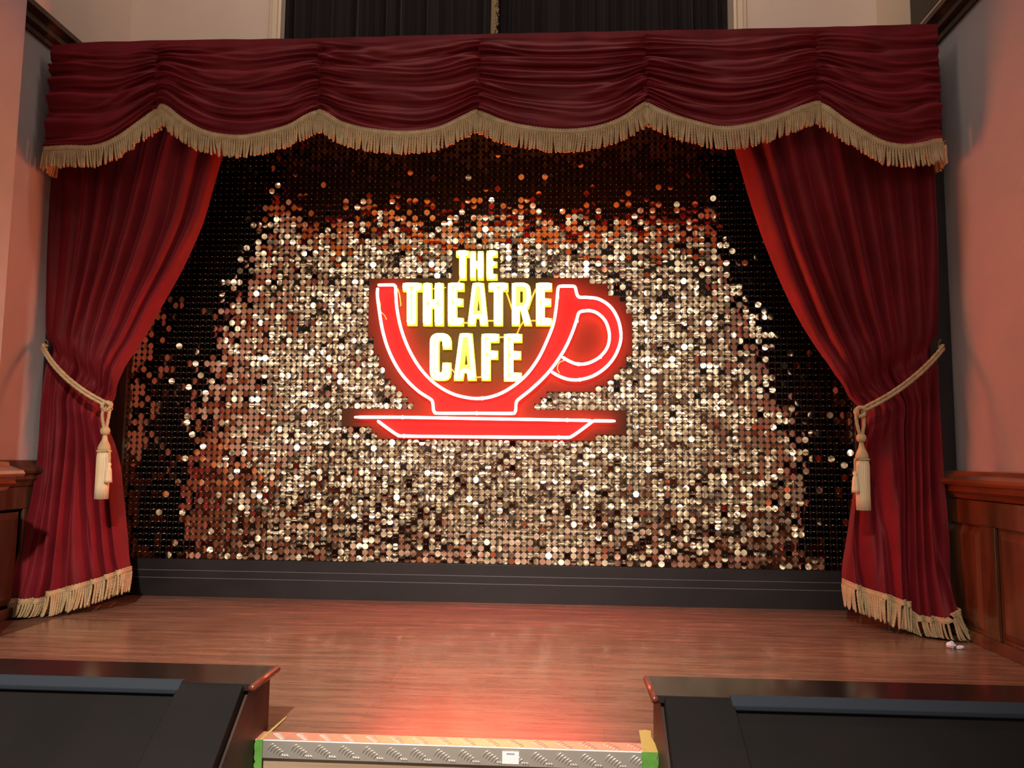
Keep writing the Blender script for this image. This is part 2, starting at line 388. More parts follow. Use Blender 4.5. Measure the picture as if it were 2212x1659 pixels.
# dado rails and panelling
def dado_prof(x, s, k=1.0):
    s = s * k       # from the wall face x, projecting by s; heights around .53-.668
    return [(x, 0.668), (x + s * 0.045, 0.664), (x + s * 0.048, 0.652), (x + s * 0.064, 0.644), (x + s * 0.088, 0.634), (x + s * 0.094, 0.622), (x + s * 0.090, 0.612),
            (x + s * 0.070, 0.606), (x + s * 0.066, 0.594), (x + s * 0.072, 0.586), (x + s * 0.052, 0.572), (x + s * 0.044, 0.560), (x + s * 0.040, 0.556), (x + s * 0.030, 0.552), (x, 0.552)]
tag(MB().prism(dado_prof(XR + 0.03, -1), 'Y', -2.6, YB).build('trim_dado_right', wood_rail), kind='structure')
tag(MB().prism(dado_prof(-1.60, 1, 1.38), 'Y', -1.5, -1.0).build('trim_dado_left_near', wood_rail), kind='structure')
tag(MB().prism(dado_prof(XL, 1, 0.45), 'Y', -1.0, YB).build('trim_dado_left', wood_dark), kind='structure')  # darker wood stands for the shade cast on this rail by the near wall
def panelling(name, x, s, y0, y1, panels, material=None):
    pm = material or wood_wall
    m_ = MB()
    m_.box((min(x, x - s * 0.03), y0, 0.0), (max(x, x - s * 0.03), y1, 0.552))
    xf = x + s * 0.014
    def bx(ya, yb, za, zb, xa=x, xb=None):
        xb = xf if xb is None else xb
        m_.box((min(xa, xb), ya, za), (max(xa, xb), yb, zb))
    bx(y0, y1, 0.458, 0.552); bx(y0, y1, 0.0, 0.045)
    ys = [y0] + [v for p in panels for v in p] + [y1]
    for i in range(0, len(ys), 2): bx(ys[i], ys[i + 1], 0.045, 0.458)
    for a, b in panels:   # raised centre field with chamfered edge
        c = 0.028
        A = [(x, a + 0.012, 0.057), (x, b - 0.012, 0.057), (x, b - 0.012, 0.446), (x, a + 0.012, 0.446)]
        Bq = [(x + s * 0.011, a + 0.012 + c, 0.057 + c), (x + s * 0.011, b - 0.012 - c, 0.057 + c), (x + s * 0.011, b - 0.012 - c, 0.446 - c), (x + s * 0.011, a + 0.012 + c, 0.446 - c)]
        m_.add(A + Bq, [(0, 1, 5, 4), (1, 2, 6, 5), (2, 3, 7, 6), (3, 0, 4, 7), (4, 5, 6, 7)])
    return tag(m_.build(name, pm, bevel=0.003), kind='structure')
panelling('wall_right_panelling', XR, -1, -2.6, YB, [(-2.2, -1.6), (-1.5, -0.80), (-0.70, -0.36), (-0.28, -0.02)])
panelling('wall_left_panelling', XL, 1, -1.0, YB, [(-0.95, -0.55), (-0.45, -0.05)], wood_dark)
panelling('wall_left_near_panelling', -1.575, 1, -1.5, -1.0, [(-1.42, -1.06)])
# black plinth below the sequins with two board grooves
pl = MB()
pl.box((-1.72, -0.004, 0.0), (2.08, 0.05, 0.0885)); pl.box((-1.72, -0.004, 0.091), (2.08, 0.05, 0.1255)); pl.box((-1.72, -0.004, 0.128), (2.08, 0.05, 0.181))
tag(pl.build('trim_black_plinth', black_paint, bevel=0.0012), kind='structure')
tag(MB().box((-1.72, -0.002, 0.02), (2.08, 0.04, 0.175)).build('trim_plinth_core', groove_glint), kind='structure')
# brown side frames of the sequin wall
def side_frame(name, x0, x1, s):
    m_ = MB(); y = 0.01
    m_.prism([(x0, 0.05), (x0, -0.03), (x0 + s * 0.03, -0.03), (x0 + s * 0.036, -0.012), (x0 + s * 0.044, -0.012), (x0 + s * 0.05, -0.004), (x1 - s * 0.03, -0.004),
              (x1 - s * 0.026, -0.02), (x1, -0.02), (x1, 0.05)], 'Z', 0.0, 2.45)
    return tag(m_.build(name, wood_dark), kind='structure')
side_frame('trim_frame_left', -1.665, XL + 0.001, -1)
side_frame('trim_frame_right', 1.94, XR - 0.001, 1)
# black pelmet box that carries the valance, with its thin end boards on the walls
tag(MB().box((XL, -0.50, 2.44), (2.13, 0.0, 2.49)).build('trim_pelmet_board', black_paint), kind='structure')
tag(MB().box((2.09, -0.47, 0.0), (2.178, -0.44, 2.44)).build('trim_return_right', black_paint), kind='structure')
tag(MB().box((XL + 0.002, -0.47, 0.0), (XL + 0.03, -0.44, 2.44)).build('trim_return_left', black_paint), kind='structure')

# ================================================================== SEQUIN WALL
NS = (  # outline of the area kept free for the sign, photo pixels
    (800,130),(1130,130),(1130,350),(1765,350),(1765,385),(1890,385),(1890,470),(1975,470),(1975,510),(2020,510),(2020,610),(2062,610),(2062,890),
    (2015,890),(2015,975),(1975,975),(1975,1020),(1935,1020),(1935,1060),(1890,1060),(1890,1105),(1800,1105),(1800,1145),(1455,1145),(1455,1190),
    (1410,1190),(1410,1230),(1370,1230),(1370,1275),(2020,1275),(2020,1450),(1800,1450),(1800,1490),(265,1490),(265,1450),(220,1450),(220,1405),(180,1405),
    (180,1395),(5,1395),(5,1275),(520,1275),(520,1230),(480,1230),(480,1190),(440,1190),(440,1145),(400,1145),(400,1100),(360,1100),(360,1060),
    (320,1060),(320,975),(280,975),(280,890),(240,890),(240,800),(205,800),(205,350),(800,350))
def q4(x, y, Y): return at(740 + x / 3.318, 500 + y / 3.318, 'Y', Y)
NSW = [q4(x, y, 0.0)[[0, 2]] for x, y in NS]
def inside(p, poly):
    c = False; n = len(poly)
    for i in range(n):
        x1, y1 = poly[i]; x2, y2 = poly[(i + 1) % n]
        if (y1 > p[1]) != (y2 > p[1]) and p[0] < (x2 - x1) * (p[1] - y1) / (y2 - y1) + x1: c = not c
    return c
U0, U1, V0, V1 = -55, 64, -69, 5
sw = empty('sequin_wall'); tag(sw, 'shimmering wall of small round gold mirror sequins behind the neon cup sign', 'sequin wall')
MB().box((-1.665, 0.012, 0.181), (1.94, 0.05, 2.44)).build('backing_board', board_m, sw)
cells = []; free = set()
for v in range(V0, V1 + 1):
    for u in range(U0, U1 + 1):
        x, z = u * PITCH, Z0 - v * PITCH - PITCH * 0.5
        if inside((x, z), NSW): free.add((u, v))
        else: cells.append((u, v))
SEG = 14
ang = np.arange(SEG) * 2 * np.pi / SEG
tmpl = [(0, 0)] + [(0.55 * math.cos(a), 0.55 * math.sin(a)) for a in ang] + [(math.cos(a), math.sin(a)) for a in ang]
tf = [(0, 1 + k, 1 + (k + 1) % SEG) for k in range(SEG)] + [(1 + k, 1 + SEG + k, 1 + SEG + (k + 1) % SEG, 1 + (k + 1) % SEG) for k in range(SEG)]
tmpl = np.array(tmpl)
def panel_bias(u, v, seed):
    return noise.noise(Vector((u * 0.33, v * 0.33, seed)))
def disc(u, v):
    """a thin disc hanging from its peg, tilted a little and slightly curved"""
    R_ = 0.0147
    # neighbouring discs in a panel lean alike, some stick out at their own angle
    px_ = math.radians(3.0 * random.gauss(0, 1) + 3.5 * panel_bias(u, v, 3.1))
    pz_ = math.radians(3.6 * random.gauss(0, 1) + 4.0 * panel_bias(u, v, 9.7))
    if random.random() < 0.26: px_ += math.radians(random.gauss(0, 5)); pz_ += math.radians(random.gauss(0, 7))
    bend = random.gauss(0, 0.017); bend2 = random.gauss(0, 0.008)
    X = tmpl[:, 0] * R_; Z = tmpl[:, 1] * R_
    Y = bend * (tmpl[:, 1] ** 2) * R_ + bend2 * (tmpl[:, 0] ** 2) * R_ + X * math.tan(pz_) + Z * math.tan(px_)
    cx, cz = u * PITCH, Z0 - v * PITCH - 0.0152
    return np.stack([cx + X, -0.004 - 0.0005 * ((u + v) % 2) + Y, cz + Z], 1)
cells.sort(key=lambda c: (c[0] * PITCH - CAM[0]) ** 2 + CAM[1] ** 2 + (Z0 - c[1] * PITCH - CAM[2]) ** 2)
big = cells[:100]; rest = cells[100:]
nT = len(tmpl)
proto = None
for (u, v) in big:
    P_ = disc(u, v); c = P_.mean(0)
    o = MB().add(P_ - c, tf).build('sequin', sequin_m, sw, smooth=True); o.location = c
    proto = o
allv = np.concatenate([disc(u, v) for u, v in rest])
me = bpy.data.meshes.new('sequins'); fs = []
for i in range(len(rest)):
    o_ = i * nT
    fs.extend([tuple(k + o_ for k in f) for f in tf])
me.from_pydata(allv.tolist(), [], fs); me.polygons.foreach_set('use_smooth', [True] * len(me.polygons)); me.materials.append(sequin_m); me.update()
so = bpy.data.objects.new('sequins', me); COL.objects.link(so); so.parent = sw; so['kind'] = 'stuff'
pm = MB()
for (u, v) in cells:
    x, z = u * PITCH, Z0 - v * PITCH; r_ = 0.0013
    pm.add([(x - r_, 0.012, z), (x, 0.012, z - r_), (x + r_, 0.012, z), (x, 0.012, z + r_), (x - r_, -0.009, z), (x, -0.009, z - r_), (x + r_, -0.009, z), (x, -0.009, z + r_), (x, -0.0105, z)],
           [(0, 1, 5, 4), (1, 2, 6, 5), (2, 3, 7, 6), (3, 0, 4, 7), (4, 5, 8), (5, 6, 8), (6, 7, 8), (7, 4, 8)])
po = pm.build('pegs', peg_m, sw); po['kind'] = 'stuff'
settle(sw, (0.14, 0.03, 0.181))

# ================================================================== NEON SIGN
ns = empty('neon_sign'); tag(ns, 'red neon cup and saucer sign with THE THEATRE CAFE in yellow on the sequin wall', 'neon sign')
bm_ = MB()
rows = {}
for (u, v) in free: rows.setdefault(v, []).append(u)
for v, us in rows.items():
    us.sort(); run = [us[0], us[0]]
    runs = []
    for u in us[1:]:
        if u == run[1] + 1: run[1] = u
        else: runs.append(tuple(run)); run = [u, u]
    runs.append(tuple(run))
    for a, b in runs:
        bm_.box(((a - .5) * PITCH, -0.012, Z0 - (v + 1) * PITCH + .001), ((b + .5) * PITCH, 0.012, Z0 - v * PITCH + .001))
bm_.build('backing_panel', acrylic_m, ns)
YT = -0.062                                   # plane of the neon tubes
def path4(pts, Y=YT, n=6): return spline([q4(x, y, Y) for x, y in pts], n)
outer = [(252,404),(250,460),(262,560),(285,700),(322,830),(380,955),(450,1055),(540,1142),(622,1196),(642,1215),(648,1240),(652,1280),(664,1298),(690,1303),(960,1303),(1205,1304),
         (1232,1298),(1241,1280),(1243,1238),(1250,1215),(1272,1194),(1350,1132),(1450,1038),(1530,940),(1600,828),(1650,715),(1680,625),(1690,590),(1706,575),(1730,570),(1775,568),
         (1830,588),(1885,645),(1912,735),(1900,825),(1845,898),(1765,942),(1690,951),(1630,932),(1575,900)]
inner = [(252,384),(340,383),(366,384),(378,394),(381,420),(383,470),(391,560),(420,700),(478,850),(560,985),(660,1088),(780,1160),(900,1192),(1000,1196),(1100,1174),(1200,1124),
         (1310,1035),(1400,915),(1462,790),(1510,665),(1530,555),(1541,440),(1545,408),(1553,396),(1570,392),(1640,392),(1658,394),(1668,404),(1677,440),(1686,462),(1705,472),(1760,473),
         (1840,486),(1920,540),(1972,625),(1994,720),(1988,805),(1948,900),(1882,978),(1795,1035),(1700,1062),(1620,1060),(1550,1036),(1497,1005)]
sauc1 = [(85,1331),(250,1331),(440,1332),(960,1341),(1610,1352),(1760,1355),(1780,1361)]
sauc2 = [(250,1356),(300,1394),(370,1444),(400,1460),(440,1466),(960,1472),(1550,1476),(1618,1476),(1645,1467),(1700,1430),(1775,1374),(1795,1360),(1820,1357),(1955,1359)]
TR = 0.0072
def neon(name, pts, Y=YT, r=TR, n=6):
    return MB().tube(path4(pts, Y, n), r, 10, rfun=lambda t: r * min(1.0, 0.62 + 150 * min(t, 1 - t))).build(name, neon_red, ns, smooth=True)
neon('cup_outline_tube', outer); neon('cup_inner_tube', inner, YT - 0.001)
neon('saucer_top_tube', sauc1, YT, n=3); neon('saucer_base_tube', sauc2, YT + 0.004, n=4)
# red faces behind the tubes: the cup wall with its handle, and the saucer
def strip_face(name, A, B, Y0, Y1, n=60):
    A = resample([q4(x, y, Y0) for x, y in A], 0.001); B = resample([q4(x, y, Y0) for x, y in B], 0.001)
    ia = np.linspace(0, len(A) - 1, n).astype(int); ib = np.linspace(0, len(B) - 1, n).astype(int)
    m_ = MB()
    g = np.stack([A[ia], B[ib]], 1); g0 = g.copy(); g0[:, :, 1] = Y0
    m_.grid(g0)
    g1 = g.copy(); g1[:, :, 1] = Y1; m_.grid(g1[:, ::-1])
    for side in (0, 1):
        w = np.stack([g0[:, side], g1[:, side]], 1); m_.grid(w if side else w[:, ::-1])
    return m_.build(name, red_face, ns)
wall_out = [(252,384)] + outer[:12] + [(664,1298), (960,1303)]
wall_in = [(366,384),(381,420),(383,470),(391,560),(420,700),(478,850),(560,985),(660,1088),(780,1160),(900,1192),(950,1196)]
strip_face('cup_face', wall_out, wall_in, -0.026, -0.014)
strip_face('cup_face', [(960,1303),(1232,1298)] + outer[17:27], [(950,1196)] + inner[13:26], -0.026, -0.014)
strip_face('handle_face', [(1600,396),(1660,400),(1686,462),(1760,473)] + inner[32:], [(1640,640),(1690,590),(1730,570),(1775,568),(1830,588),(1885,645),(1912,735),(1900,825),(1845,898),(1765,942),(1690,951),(1630,932),(1575,900)], -0.0254, -0.0145)
strip_face('saucer_face', [(250,1340),(960,1345),(1790,1358)], [(390,1460),(960,1472),(1640,1474)], -0.026, -0.014, 12)
# letters
def z1(x, y): return (800 + x / 5.267, 530 + y / 5.267)
def z2(x, y): return (960 + x / 15.8, 530 + y / 15.8)
def Tl(x0, x1, s0, s1, y0, yb, y1): return [(x0, y0), (x1, y0), (x1, yb), (s1, yb), (s1, y1), (s0, y1), (s0, yb), (x0, yb)]
def Hl(a0, a1, b0, b1, y0, c0, c1, y1): return [(a0, y0), (a1, y0), (a1, c0), (b0, c0), (b0, y0), (b1, y0), (b1, y1), (b0, y1), (b0, c1), (a1, c1), (a1, y1), (a0, y1)]
def El(s0, s1, e1, e2, e3, y): return [(s0, y[0]), (e1, y[0]), (e1, y[1]), (s1, y[1]), (s1, y[2]), (e2, y[2]), (e2, y[3]), (s1, y[3]), (s1, y[4]), (e3, y[4]), (e3, y[5]), (s0, y[5])]
def Fl(s0, s1, e1, e2, y): return [(s0, y[0]), (e1, y[0]), (e1, y[1]), (s1, y[1]), (s1, y[2]), (e2, y[2]), (e2, y[3]), (s1, y[3]), (s1, y[4]), (s0, y[4])]
Alet = [(1165,430),(1292,430),(1340,915),(1250,915),(1242,832),(1205,832),(1196,915),(1108,915)]
Ahole = [(1229,560),(1212,745),(1246,745)]
A2 = [(1018,1003),(1160,1003),(1207,1540),(1110,1540),(1101,1452),(1068,1452),(1054,1540),(950,1540)]
A2h = [(1088,1180),(1068,1360),(1108,1360)]
Rl = [(1610,430),(1745,430),(1790,440),(1816,470),(1826,520),(1828,600),(1820,660),(1805,695),(1782,715),(1840,913),(1752,913),(1708,738),(1702,738),(1702,915),(1610,915)]
Rh = [(1702,515),(1726,515),(1737,530),(1737,640),(1726,655),(1702,655)]
Cl = [(922,1182),(922,1090),(910,1045),(880,1014),(840,1002),(762,1002),(722,1014),(692,1045),(680,1090),(680,1450),(692,1500),(722,1530),(762,1540),(840,1540),(880,1530),(908,1500),(918,1450),(918,1335),
      (822,1335),(822,1430),(815,1446),(800,1452),(788,1446),(782,1430),(782,1105),(788,1088),(802,1082),(816,1088),(824,1105),(824,1182)]
HOLES = {id(Alet): Ahole, id(A2): A2h, id(Rl): Rh}
letters = [('T', z2, Tl(400, 850, 515, 745, 190, 395, 1175)), ('H', z2, Hl(885, 1072, 1140, 1332, 205, 560, 790, 1175)), ('E', z2, El(1440, 1655, 1815, 1800, 1808, (190, 390, 560, 740, 985, 1172))),
    ('T', z1, Tl(370, 585, 420, 528, 430, 525, 912)), ('H', z1, Hl(602, 700, 735, 832, 430, 622, 718, 915)), ('E', z1, El(885, 985, 1068, 1056, 1062, (430, 520, 608, 693, 828, 915))),
    ('A', z1, Alet), ('T', z1, Tl(1345, 1568, 1405, 1508, 430, 522, 915)), ('R', z1, Rl), ('E', z1, El(1885, 1985, 2068, 2058, 2065, (430, 520, 608, 693, 830, 915))),
    ('C', z1, Cl), ('A', z1, A2), ('F', z1, Fl(1266, 1368, 1466, 1452, (1008, 1105, 1200, 1298, 1540))), ('E', z1, El(1520, 1628, 1728, 1715, 1722, (1010, 1105, 1205, 1300, 1450, 1547)))]
def area2(P): return 0.5 * sum(P[i][0] * P[(i + 1) % len(P)][1] - P[(i + 1) % len(P)][0] * P[i][1] for i in range(len(P)))
def inset(P, d):
    P = [np.array(p, float) for p in P]
    if area2(P) < 0: P = P[::-1]
    out = []; n = len(P)
    for i in range(n):
        a, b, c = P[i - 1], P[i], P[(i + 1) % n]
        e1 = (b - a) / np.linalg.norm(b - a); e2 = (c - b) / np.linalg.norm(c - b)
        n1 = np.array([-e1[1], e1[0]]); n2 = np.array([-e2[1], e2[0]])
        k = 1 + float(n1 @ n2)
        mv = (n1 + n2) / max(k, 0.55)
        out.append(b + mv * d)
    return out
def letter_mesh(poly, hole, Y0, Y1):
    cu = bpy.data.curves.new('tmp', 'CURVE'); cu.dimensions = '2D'; cu.fill_mode = 'BOTH'
    for P in [poly] + ([hole] if hole else []):
        sp = cu.splines.new('POLY'); sp.points.add(len(P) - 1); sp.use_cyclic_u = True
        for i, p in enumerate(P): sp.points[i].co = (p[0], p[1], 0, 1)
    cu.extrude = (Y1 - Y0) / 2
    o = bpy.data.objects.new('tmp', cu); COL.objects.link(o)
    dg = bpy.context.evaluated_depsgraph_get(); me = bpy.data.meshes.new_from_object(o.evaluated_get(dg))
    bpy.data.objects.remove(o)
    for vtx in me.vertices: x, y, z = vtx.co; vtx.co = (x, (Y0 + Y1) / 2 + z, y)
    return me
for nm, fz, poly in letters:
    hole = HOLES.get(id(poly))
    W_ = [at(*fz(x, y), 'Y', -0.040)[[0, 2]] for x, y in poly]
    Hw = [at(*fz(x, y), 'Y', -0.040)[[0, 2]] for x, y in hole] if hole else None
    me = letter_mesh(W_, Hw, -0.042, -0.016); me.materials.clear(); me.materials.append(yellow_face)
    lo = bpy.data.objects.new('letter_' + nm.lower(), me); COL.objects.link(lo); lo.parent = ns
    I = inset(W_, 0.0108)
    pts = resample([(p[0], -0.056, p[1]) for p in I + [I[0]]], 0.006)[:-1]
    # soften the corners of the glass
    for _ in range(2): pts = 0.25 * np.roll(pts, 1, 0) + 0.5 * pts + 0.25 * np.roll(pts, -1, 0)
    MB().tube([tuple(p) for p in pts], 0.0098, 8, closed=True).build('letter_tube', neon_yellow, lo, smooth=True)
# lead wires and glass joins
wires = [[(395,410),(405,440),(415,500),(417,535)],[(258,480),(270,520),(272,570),(300,600),(315,632)],[(1590,925),(1555,940),(1540,980),(1555,1015)],
         [(840,345),(830,365),(808,385)],[(1165,410),(1190,480),(1215,560)],[(1385,410),(1360,470),(1330,560)],[(1300,640),(1270,690),(1250,735)],
         [(575,405),(690,412),(740,400)],[(862,655),(900,655),(930,648)],[(1030,640),(1100,640)],[(1340,640),(1420,640)],[(1110,758),(1180,756)],[(930,1050),(1010,1042)],[(770,970),(800,1010)]]
for wv in wires:
    MB().tube(path4(wv, -0.058, 6), 0.0026 if wv[0][0] < 840 or wv[0][0] > 1500 else 0.004, 6).build('lead_wire', wire_m, ns, smooth=True)
for x, y in ((962,1303),(1000,1196),(1850,898),(1690,951),(1700,1062),(1683,640),(1545,470),(430,1332),(1610,1352),(440,1466),(1550,1476),(266,585)):
    c = q4(x, y, YT)
    MB().tube([(c[0] - 0.004, c[1], c[2]), (c[0] + 0.004, c[1], c[2])], 0.0088, 8).build('tube_clip', neon_red, ns, smooth=True)  # clips made to glow like the tubes so they leave no dark gap
settle(ns, tuple(q4(960, 1490, -0.012)))

# ================================================================== FRINGES
def fringe(mb_braid, mb_cord, path, length, spacing=0.0100, rad=0.0049, flare=None, yo=-0.006, floor=None, band=0.022):
    """path: points along the top of the braid. A flat heading with a scalloped cord, then twisted cords hanging from it."""
    P = resample(path, 0.005); n = len(P)
    T = np.gradient(P, axis=0); T /= np.linalg.norm(T, axis=1)[:, None]
    down = np.array([0, 0, -1.0])
    # tape perpendicular to the path, hanging
    Dn = down[None] - (T @ down)[:, None] * T; Dn /= np.linalg.norm(Dn, axis=1)[:, None]
    out = np.cross(Dn, T); out *= np.sign(-out[:, 1:2] + 1e-9)
    prof = [(0.0, 0.002), (0.003, 0.0065), (0.007, 0.004), (0.010, 0.0065), (0.014, 0.0065), (0.017, 0.004), (0.020, 0.0075), (band, 0.004), (band, -0.002), (0.0, -0.002)]
    G = np.stack([P + Dn * a + out * (b + 0.002) for a, b in prof] + [P + Dn * prof[0][0] + out * (prof[0][1] + .002)], 1)
    mb_braid.grid(G)
    # scalloped cord on the top edge
    s_ = np.arange(n) * 0.005
    Q = P + Dn * (0.001 + 0.0022 * np.sin(s_ * 2 * np.pi / 0.0125))[:, None] + out * 0.006
    mb_braid.tube([tuple(q) for q in Q], 0.0030, 5)
    S = resample(P, spacing); Di = np.stack([np.interp(np.linspace(0, 1, len(S)), np.linspace(0, 1, n), Dn[:, k]) for k in range(3)], 1)
    Oi = np.stack([np.interp(np.linspace(0, 1, len(S)), np.linspace(0, 1, n), out[:, k]) for k in range(3)], 1)
    clump = 0.0
    for i, p in enumerate(S):
        u = i / max(len(S) - 1, 1)
        b = p + Di[i] * (band - 0.004) + Oi[i] * 0.005
        L = length * random.uniform(0.93, 1.03)
        clump = clump * 0.80 + random.gauss(0, 0.0030)
        lean = np.array([clump + random.gauss(0, 0.0035) - 0.0, random.gauss(-0.002, 0.004), 0.0])
        if flare is not None: lean = lean + np.array(flare(u))
        nr = 15; pts = []
        d0 = Di[i] * 0.35 + down * 0.65; d0 = d0 / np.linalg.norm(d0)
        for k in range(nr):
            t = k / (nr - 1)
            q = b + d0 * min(t, 0.2) * L + down * max(t - 0.2, 0) * L + lean * (t ** 1.6)
            if floor is not None and q[2] < floor + rad:
                over = floor + rad - q[2]; q = np.array([q[0] + np.sign(lean[0] + 1e-6) * over * 0.5, q[1] - over * 0.8, floor + rad + 0.001 * (i % 2)])
            pts.append(q)
        # twisted two-ply cord: elliptical section turning along its length
        seg = 6; o = len(mb_cord.v); ph0 = random.random() * 6.28
        for k, q in enumerate(pts):
            t = k / (nr - 1); tw = ph0 + t * L / 0.0125 * math.pi
            rr = rad * (0.55 if k == 0 else 1.0 if k < nr - 1 else 0.8)
            for a in range(seg):
                th = 2 * math.pi * a / seg
                ex = rr * (1.0 + 0.28 * math.cos(2 * (th - tw)))
                mb_cord.v.append((float(q[0] + ex * math.cos(th)), float(q[1] + ex * math.sin(th)), float(q[2])))
        for k in range(nr - 1):
            for a in range(seg):
                a2 = (a + 1) % seg
                mb_cord.f.append((o + k * seg + a, o + k * seg + a2, o + (k + 1) * seg + a2, o + (k + 1) * seg + a))
        mb_cord.f.append(tuple(o + (nr - 1) * seg + a for a in range(seg)))

# ================================================================== VALANCE
va = empty('valance'); tag(va, 'swagged dark red velvet valance with gold bullion fringe across the top of the stage', 'valance')
YV = -0.640
bot = [(95,322),(150,321),(205,322),(250,305),(300,262),(325,236),(345,225),(368,236),(400,262),(440,286),(480,297),(530,300),(580,290),(625,274),(660,250),(684,237),(705,246),(740,268),(790,285),(850,293),
       (910,292),(960,278),(1000,255),(1030,236),(1052,245),(1085,262),(1130,277),(1190,287),(1250,288),(1300,278),(1345,258),(1380,232),(1397,222),(1420,236),(1460,258),(1510,275),(1565,284),(1620,276),
       (1680,256),(1730,233),(1765,218),(1785,226),(1820,258),(1865,292),(1905,314),(1945,322),(1985,317),(2010,309),(2036,306)]
gath = [330, 684, 1032, 1397, 1772]
topp = [(95,99),(180,91),(330,87),(700,82),(1000,74),(1400,66),(1700,60),(2040,51)]
B3 = np.array([at(x, y, 'Y', YV) for x, y in bot]); T3 = np.array([at(x, y, 'Y', YV) for x, y in topp])
GX = [at(g, 230, 'Y', YV)[0] for g in gath]
xa, xb = B3[0, 0], B3[-1, 0]
NX, NV = 760, 150
Xs = np.linspace(xa, xb, NX)
Bs = spline(B3, 8); zb = np.interp(Xs, Bs[:, 0], Bs[:, 2]); zt = np.interp(Xs, T3[:, 0], T3[:, 2])
edges_ = [xa] + GX + [xb]
V = np.linspace(0, 1, NV)
P = np.zeros((NV, NX, 3))
for j, x in enumerate(Xs):
    k = max(i for i in range(len(edges_) - 1) if edges_[i] <= x + 1e-9) if x < xb else len(edges_) - 2
    e0, e1 = edges_[k], edges_[k + 1]; u = (x - e0) / (e1 - e0)
    dg = min(abs(x - g) for g in GX)
    pin = math.exp(-dg / 0.035); near = math.exp(-dg / 0.16)
    edgeR = math.exp(-(xb - x) / 0.10); edgeL = math.exp(-(x - xa) / 0.2)
    belly = math.sin(math.pi * min(max(u, 0), 1))
    for i, v in enumerate(V):
        rmp = min(1.0, max(0.0, (v - 0.05) / 0.12))
        # broad folds sag along the swag; their spacing wanders from swag to swag
        w = noise.noise(Vector((x * 1.1 + 7 * k, v * 1.6, 1.7 + k * 3.3)))
        w2 = noise.noise(Vector((x * 2.6, v * 5.0 + k, 8.8)))
        ph = 2 * math.pi * (5.2 * v + 1.15 * w + 0.17 * k)
        s1 = math.sin(ph); saw = s1 + 0.38 * math.sin(2 * ph + 0.9)
        d = 0.0135 * saw * (0.60 + 0.55 * w2)
        ph2 = 2 * math.pi * (13.5 * v + 1.6 * w2 + 0.31 * k)
        d += 0.0062 * math.sin(ph2) * min(1.0, 1.1 * near + 0.9 * edgeR + 0.5 * edgeL + 0.22)
        ph3 = 2 * math.pi * (25 * v + 2.0 * w); d += 0.0024 * math.sin(ph3) * near
        d *= rmp
        y = YV - d - 0.040 * belly * v ** 1.3 * 0.8 + 0.020 * pin * rmp + 0.004 * noise.noise(Vector((x * 9, v * 7, 4.4)))
        z = zt[j] + (zb[j] - zt[j]) * v - 0.004 * saw * rmp * (1 - v) * 2 * v
        xx = x + 0.010 * math.sin(v * 31 + k * 2) * pin * rmp
        P[i, j] = (xx, y, z)
vm = MB().grid(P)
# returns at both ends, to the walls and back to the pelmet board
for j, dx in ((0, -1), (NX - 1, 1)):
    E0 = P[:, j].copy(); cols = [E0 + np.array([dx * 0.004 * min(q, 2), 0.045 * q, 0]) for q in range(0, 4)]
    g = np.stack(cols, 1)
    vm.grid(g if dx > 0 else g[:, ::-1])
vo = vm.build('swag_fabric', velvet, va, smooth=True)
LN = P[2:-5:4, ::4].copy(); LN[:, :, 1] = YV + 0.035
MB().grid(LN[:, ::-1]).build('lining', lining_m, va, smooth=True)
bm_, cm_ = MB(), MB()
path = [tuple(P[-1, j] + np.array([0, -0.002, 0.002])) for j in range(2, NX - 2, 2)]
fringe(bm_, cm_, path, 0.082)
# short returns of the fringe round the two ends
for j, dx in ((1, -1), (NX - 2, 1)):
    p = P[-1, j]; fringe(bm_, cm_, [tuple(p + np.array([dx * 0.006, 0.005 + 0.02 * q, 0])) for q in range(6)], 0.082)
fo = cm_.build('fringe', gold_cord, va, smooth=True); fo['kind'] = 'stuff'; fo['label'] = 'gold twisted bullion fringe'
bo = bm_.build('braid', gold_cord, va, smooth=True); bo['label'] = 'flat gold braid heading of the fringe'
settle(va, (0.17, YV, 2.0))

